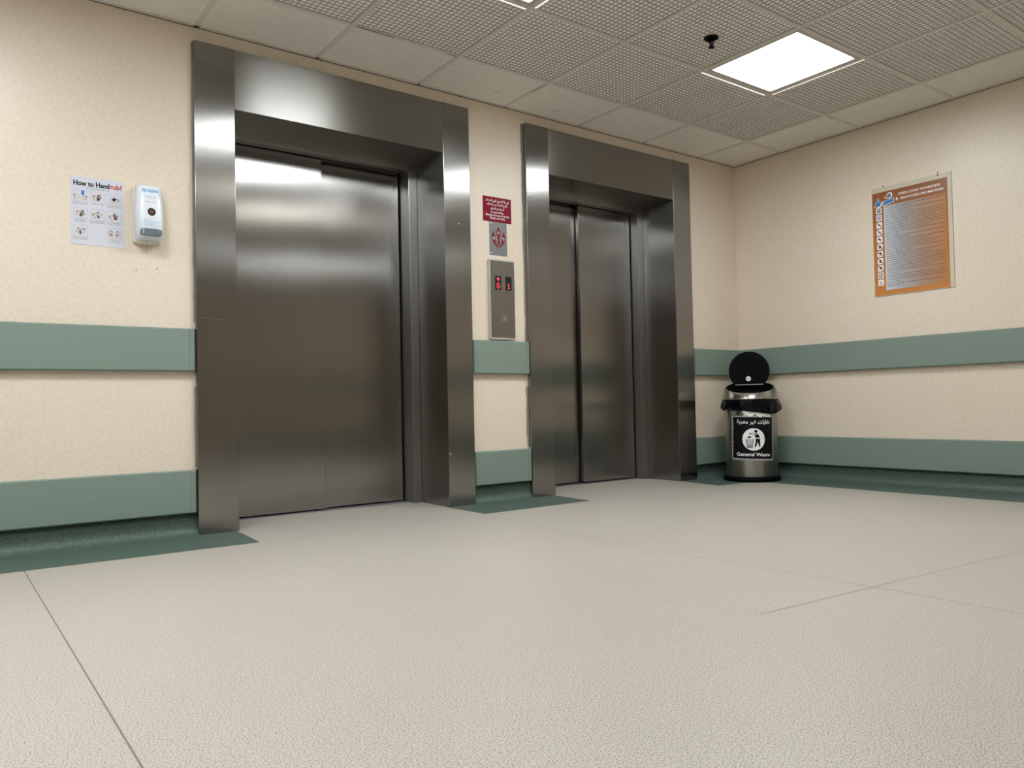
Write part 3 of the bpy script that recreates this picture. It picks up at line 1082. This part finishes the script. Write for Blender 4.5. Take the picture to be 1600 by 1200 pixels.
    mb.stroke(fr, [(.088, .648), (.100, .637), (.120, .634), (.136, .642)], .005, M['white'], e + .0003)
    mb.build('logo', root)
    for u, v in ((.080, Hh + .006), (.425, Hh - .006), (.427, Hh + .010)):
        mb = MB(); mb.lathe([(.0045, 0), (.0035, .003), (.0005, .0035)], M['screw'], 12)
        o = mb.build('screw', root, loc=(-.0005 if v > Hh else -.003, -u, v)); o.rotation_euler = (0, -math.pi / 2, 0)


M['inkbrown'] = plain('brown_ink', srgb(96, 72, 60), .5)
M['lilac'] = plain('lilac_print', srgb(176, 170, 200), .5)
M['maroon'] = plain('maroon_print', srgb(92, 30, 40), .5)
dress_poster()


# ------------------------------------------------------------------ waste bin
def bin_():
    O = (-.332, -.334, 0)
    th = -math.atan2(.80, .60)
    root = tag(empty('trash_can', O, th), 'tall round steel waste bin with open black lid, in the corner', 'trash can')
    r0 = .177
    mb = MB(); mb.lathe([(.01, .0), (.192, .0), (.196, .006), (.196, .022), (.190, .030), (.180, .032), (.01, .032)], M['black'], 64)
    mb.build('base', root)
    mb = MB(); mb.lathe([(.172, .030), (r0 - .003, .030), (r0, .036), (r0, .300), (r0 + .001, .556), (r0 - .004, .560), (r0 - .006, .556), (.168, .036), (.02, .034)], M['binsteel'], 72)
    mb.build('body', root)
    # collar, tilted mouth: low at the front (-y)
    def tl(r, a, z):
        k = max(0.0, (z - .585) / .075)
        return -k * .045 * (-math.sin(a))
    mb = MB(); mb.lathe([(.196, .572), (.2005, .574), (.200, .580), (.196, .598), (.188, .622), (.178, .644), (.170, .656), (.165, .660), (.160, .657), (.160, .640), (.172, .60), (.185, .575), (.196, .572)], M['collar'], 72, tilt=tl)
    mb.build('collar', root)
    # inside dark ring and rim
    mb = MB(); mb.lathe([(.160, .6585), (.154, .660), (.150, .654), (.150, .60), (.06, .57), (.01, .565)], M['black'], 64, tilt=tl)
    mb.build('inner_rim', root)
    # lid: round, standing open at the back of the mouth
    lid_c = (0, .118, .672)
    rl = .143
    chord = -.098
    pts = []
    a0 = math.asin(chord / rl)
    for i in range(49):
        a = a0 + (math.pi - 2 * a0) * i / 48
        pts.append((rl * math.cos(a), rl * math.sin(a)))
    tilt_a = math.radians(6)
    vdir = Vector((0, math.sin(tilt_a), math.cos(tilt_a))); ndir = Vector((0, -math.cos(tilt_a), math.sin(tilt_a)))
    base = Vector((0, .128, .683)) - vdir * chord
    fr = Frame(base, (1, 0, 0), vdir, ndir)
    mb = MB(); mb.prism(fr, pts, -.014, .006, M['black'], True)
    mb.prism(fr, [(x * .9, y * .9 if y > chord * .85 else chord * .93) for x, y in pts], .006, .009, M['black'], True)
    lid = mb.build('lid', root, bevel=.003)
    mb = MB()
    mb.disc(Frame(fr(-.006, -.058, .0), fr.u, fr.v, fr.n), 0, 0, .0175, M['white'], .0118, 24)
    mb.disc(Frame(fr(-.006, -.058, .0), fr.u, fr.v, fr.n), 0, 0, .010, M['inkgrey2'], .0124, 20)
    mb.build('latch_button', lid)
    mb = MB(); mb.box((-.098, .110, .676), (.096, .122, .684), M['hinge'])
    mb.build('hinge_bar', root, bevel=.001)

    # sticker wrapped on the body, tilted a touch
    rs = r0 + .0018
    tiltk = math.radians(-1.5)

    def wrap(a, b, c=0.0):
        aa = a * math.cos(tiltk) - b * math.sin(tiltk) + .010
        bb = a * math.sin(tiltk) + b * math.cos(tiltk) + .304
        t = aa / rs
        return ((rs + c) * math.sin(t), -(rs + c) * math.cos(t), bb)

    def grid(mb, a0, b0, a1, b1, m, c, n=24):
        vs, fs = [], []
        for i in range(n + 1):
            a = a0 + (a1 - a0) * i / n
            vs += [wrap(a, b0, c), wrap(a, b1, c)]
        for i in range(n):
            fs.append((2 * i, 2 * i + 2, 2 * i + 3, 2 * i + 1))
        mb.add(vs, fs, m)
    hw, hh = .155, .153
    mb = MB(); grid(mb, -hw, -hh, hw, hh, M['stickeredge'], 0)
    grid(mb, -hw + .010, -hh + .012, hw - .008, hh - .008, M['ink'], .0005)
    for k in range(26):
        v = random.uniform(-hh + .02, hh - .02); l = random.uniform(.004, .016)
        grid(mb, -hw + .010, v, -hw + .010 + random.uniform(.003, .010), v + l * .4, M['stickeredge'], .0008, 2)
    st = mb.build('waste_sticker', root)
    mb = MB()
    W2 = lambda da, db, c: (lambda a, b: wrap(a + da, b + db, c))
    fr0 = Frame((0, 0, 0), (1, 0, 0), (0, 0, 1), (0, -1, 0))
    mb.text(shape_arabic('نفايات غير معدية'), fr0, .038, M['white'], align='CENTER', width=.232, bold=.014, warp=W2(.006, .101, .0014))
    mb.build('sticker_text', st); mb = MB()
    mb.text('General Waste', fr0, .033, M['white'], align='CENTER', width=.236, bold=.02, warp=W2(.006, -.123, .0014))
    mb.build('sticker_text', st)
    # pictogram
    mb = MB()

    def wpoly(pts, m, c):
        mb.add([wrap(a, b, c) for a, b in pts], [tuple(range(len(pts)))], m)
    cx, cz, R_ = .006, -.008, .077
    # disc as strips
    n = 30
    vs, fs = [], []
    for i in range(n + 1):
        a = -R_ + 2 * R_ * i / n
        h = math.sqrt(max(0, R_ * R_ - a * a))
        vs += [wrap(cx + a, cz - h, .0012), wrap(cx + a, cz + h, .0012)]
    for i in range(n):
        fs.append((2 * i, 2 * i + 2, 2 * i + 3, 2 * i + 1))
    mb.add(vs, fs, M['white'])
    c2 = .0022
    hx, hz = cx + .014, cz + .056
    wpoly([(hx + .0115 * math.cos(t * math.pi / 8), hz + .0105 * math.sin(t * math.pi / 8)) for t in range(16)], M['ink'], c2)
    # torso + arm
    wpoly([(cx - .030, cz + .044), (cx - .006, cz + .042), (cx + .020, cz + .042), (cx + .032, cz + .034), (cx + .042, cz + .012), (cx + .012, cz + .012), (cx + .006, cz + .028), (cx - .002, cz + .033), (cx - .028, cz + .036)], M['ink'], c2)
    # legs
    wpoly([(cx + .012, cz + .006), (cx + .042, cz + .006), (cx + .044, cz - .052), (cx + .036, cz - .050), (cx + .028, cz - .020), (cx + .014, cz - .050), (cx + .004, cz - .054), (cx + .012, cz - .020)], M['ink'], c2)
    # rubbish in the air
    wpoly([(cx - .044, cz + .014), (cx - .030, cz + .022), (cx - .014, cz + .020), (cx - .020, cz + .012), (cx - .030, cz + .008), (cx - .040, cz + .009)], M['ink'], c2)
    # basket mesh
    for k in range(6):
        t = k / 5
        a_top, a_bot = cx - .052 + .050 * t, cx - .042 + .034 * t
        wpoly([(a_top - .0016, cz + .002), (a_top + .0016, cz + .002), (a_bot + .0016, cz - .058), (a_bot - .0016, cz - .058)], M['ink'], c2)
    for k in range(7):
        t = k / 6
        z = cz + .000 - .058 * t
        wpoly([(cx - .053 + .010 * t, z - .0014), (cx - .001 - .008 * t, z - .0014), (cx - .001 - .008 * t, z + .0014), (cx - .053 + .010 * t, z + .0014)], M['ink'], c2)
    mb.build('pictogram', st)
    # torn paper above the sticker
    mb = MB()
    zz = lambda v: v - .304
    def paper(a, z, c): return wrap(a, z - .304, c)
    top = [(-.072, .487), (-.05, .505), (.0, .500), (.06, .494), (.110, .480), (.130, .470)]
    bot = [(-.072, .483), (-.045, .468), (-.02, .452), (.05, .449), (.10, .452), (.130, .450)]
    vs = []
    for (a, z), (a2, z2) in zip(top, bot):
        vs += [paper(a, z, .001), paper(a2, z2, .001)]
    mb.add(vs, [(2 * i, 2 * i + 1, 2 * i + 3, 2 * i + 2) for i in range(5)], M['tornpaper'])
    mb.build('torn_paper_label', root)

    # ---- bag: separate thing hanging over the body under the collar
    bag = tag(empty('trash_bag', O, th), 'black plastic bag folded over the rim of the steel waste bin', 'trash bag')
    n = 120
    hem = [(-180, .525), (-120, .53), (-90, .520), (-75, .505), (-72, .495), (-62, .495), (-58, .512), (-40, .506), (-20, .498), (0, .488), (20, .480), (40, .470), (55, .470), (75, .490), (92, .520), (120, .53), (180, .525)]

    def hz_(d):
        for (d0, h0), (d1, h1) in zip(hem, hem[1:]):
            if d0 <= d <= d1:
                return h0 + (h1 - h0) * (d - d0) / (d1 - d0)
    vs, fs = [], []
    rows = 8
    for j in range(rows + 1):
        for i in range(n):
            d = -180 + 360 * i / n
            h = hz_(d)
            t = j / rows
            z = .572 + (h - .572) * t
            wv = .004 * math.sin(d * .31 + t * 2) + .003 * math.sin(d * .83 + 1.3 + t * 4) + .002 * math.sin(d * 1.9 + t * 7)
            flare = .0
            if 55 < d < 110: flare = .020 * math.sin((d - 55) / 55 * math.pi)
            if -100 < d < -62: flare = .012 * math.sin((d + 100) / 38 * math.pi)
            r = .1905 + .004 * math.sin(t * math.pi) + (wv + flare) * t - .001 * t
            r = max(r, .1885)
            a = math.radians(d)
            vs.append((r * math.sin(a), -r * math.cos(a), z))
    for j in range(rows):
        for i in range(n):
            i2 = (i + 1) % n
            fs.append((j * n + i, (j + 1) * n + i, (j + 1) * n + i2, j * n + i2))
    mb = MB(); mb.add(vs, fs, M['bag'], True)
    o = mb.build('hem', bag)
    so = o.modifiers.new('solid', 'SOLIDIFY'); so.thickness = .0012; so.offset = 1
    # inside of the bag
    mb = MB(); mb.lathe([(.148, .63), (.15, .58), (.165, .54), (.165, .12), (.14, .06), (.01, .05)], M['bag'], 48)
    mb.build('bag_sack', bag)


M['inkgrey2'] = plain('grey_button', srgb(190, 195, 200), .4)
M['hinge'] = plain('hinge_grey', srgb(128, 132, 140), .35)
M['stickeredge'] = plain('worn_sticker_edge', srgb(150, 150, 148), .5)
M['tornpaper'] = plain('torn_paper', srgb(245, 250, 248), .7)
bin_()

# ------------------------------------------------------------------ bolt on the right lift's frame
def marks():
    for nm, x, z in (('door_2', -2.037, 1.862), ('door_1', -2.577, 1.62)):
        par = bpy.data.objects[nm]
        mb = MB(); mb.lathe([(.0055, 0), (.005, .0018), (.0005, .003)], M['chrome'], 16)
        o = mb.build('screw_head', par, loc=(x - par.location.x, -.0002, z)); o.rotation_euler = (math.pi / 2, 0, 0)
    par = bpy.data.objects['door_1']
    fr = Frame((0, 0, 0), (1, 0, 0), (0, 0, 1), (0, -1, 0))
    mb = MB()
    x, z = -2.672 - par.location.x, .292
    mb.add([fr(x, z + .012, .0003), fr(x + .03, z + .006, .0003), fr(x + .012, z - .001, .006), fr(x, z - .012, .0003), fr(x + .003, z + .002, .007)],
           [(0, 4, 1), (4, 2, 1), (0, 3, 4), (3, 2, 4), (3, 1, 2)], M['steel_v'], True)
    mb.build('dent', par)
    mb = MB(); xx = -4.03 - par.location.x
    mb.stroke(fr, [(xx + .008, 1.003), (xx + .04, 1.006), (xx + .09, 1.002), (xx + .13, .999)], .0012, M['chrome'], .0004)
    mb.build('scratch', par)


marks()
bpy.context.view_layer.update()
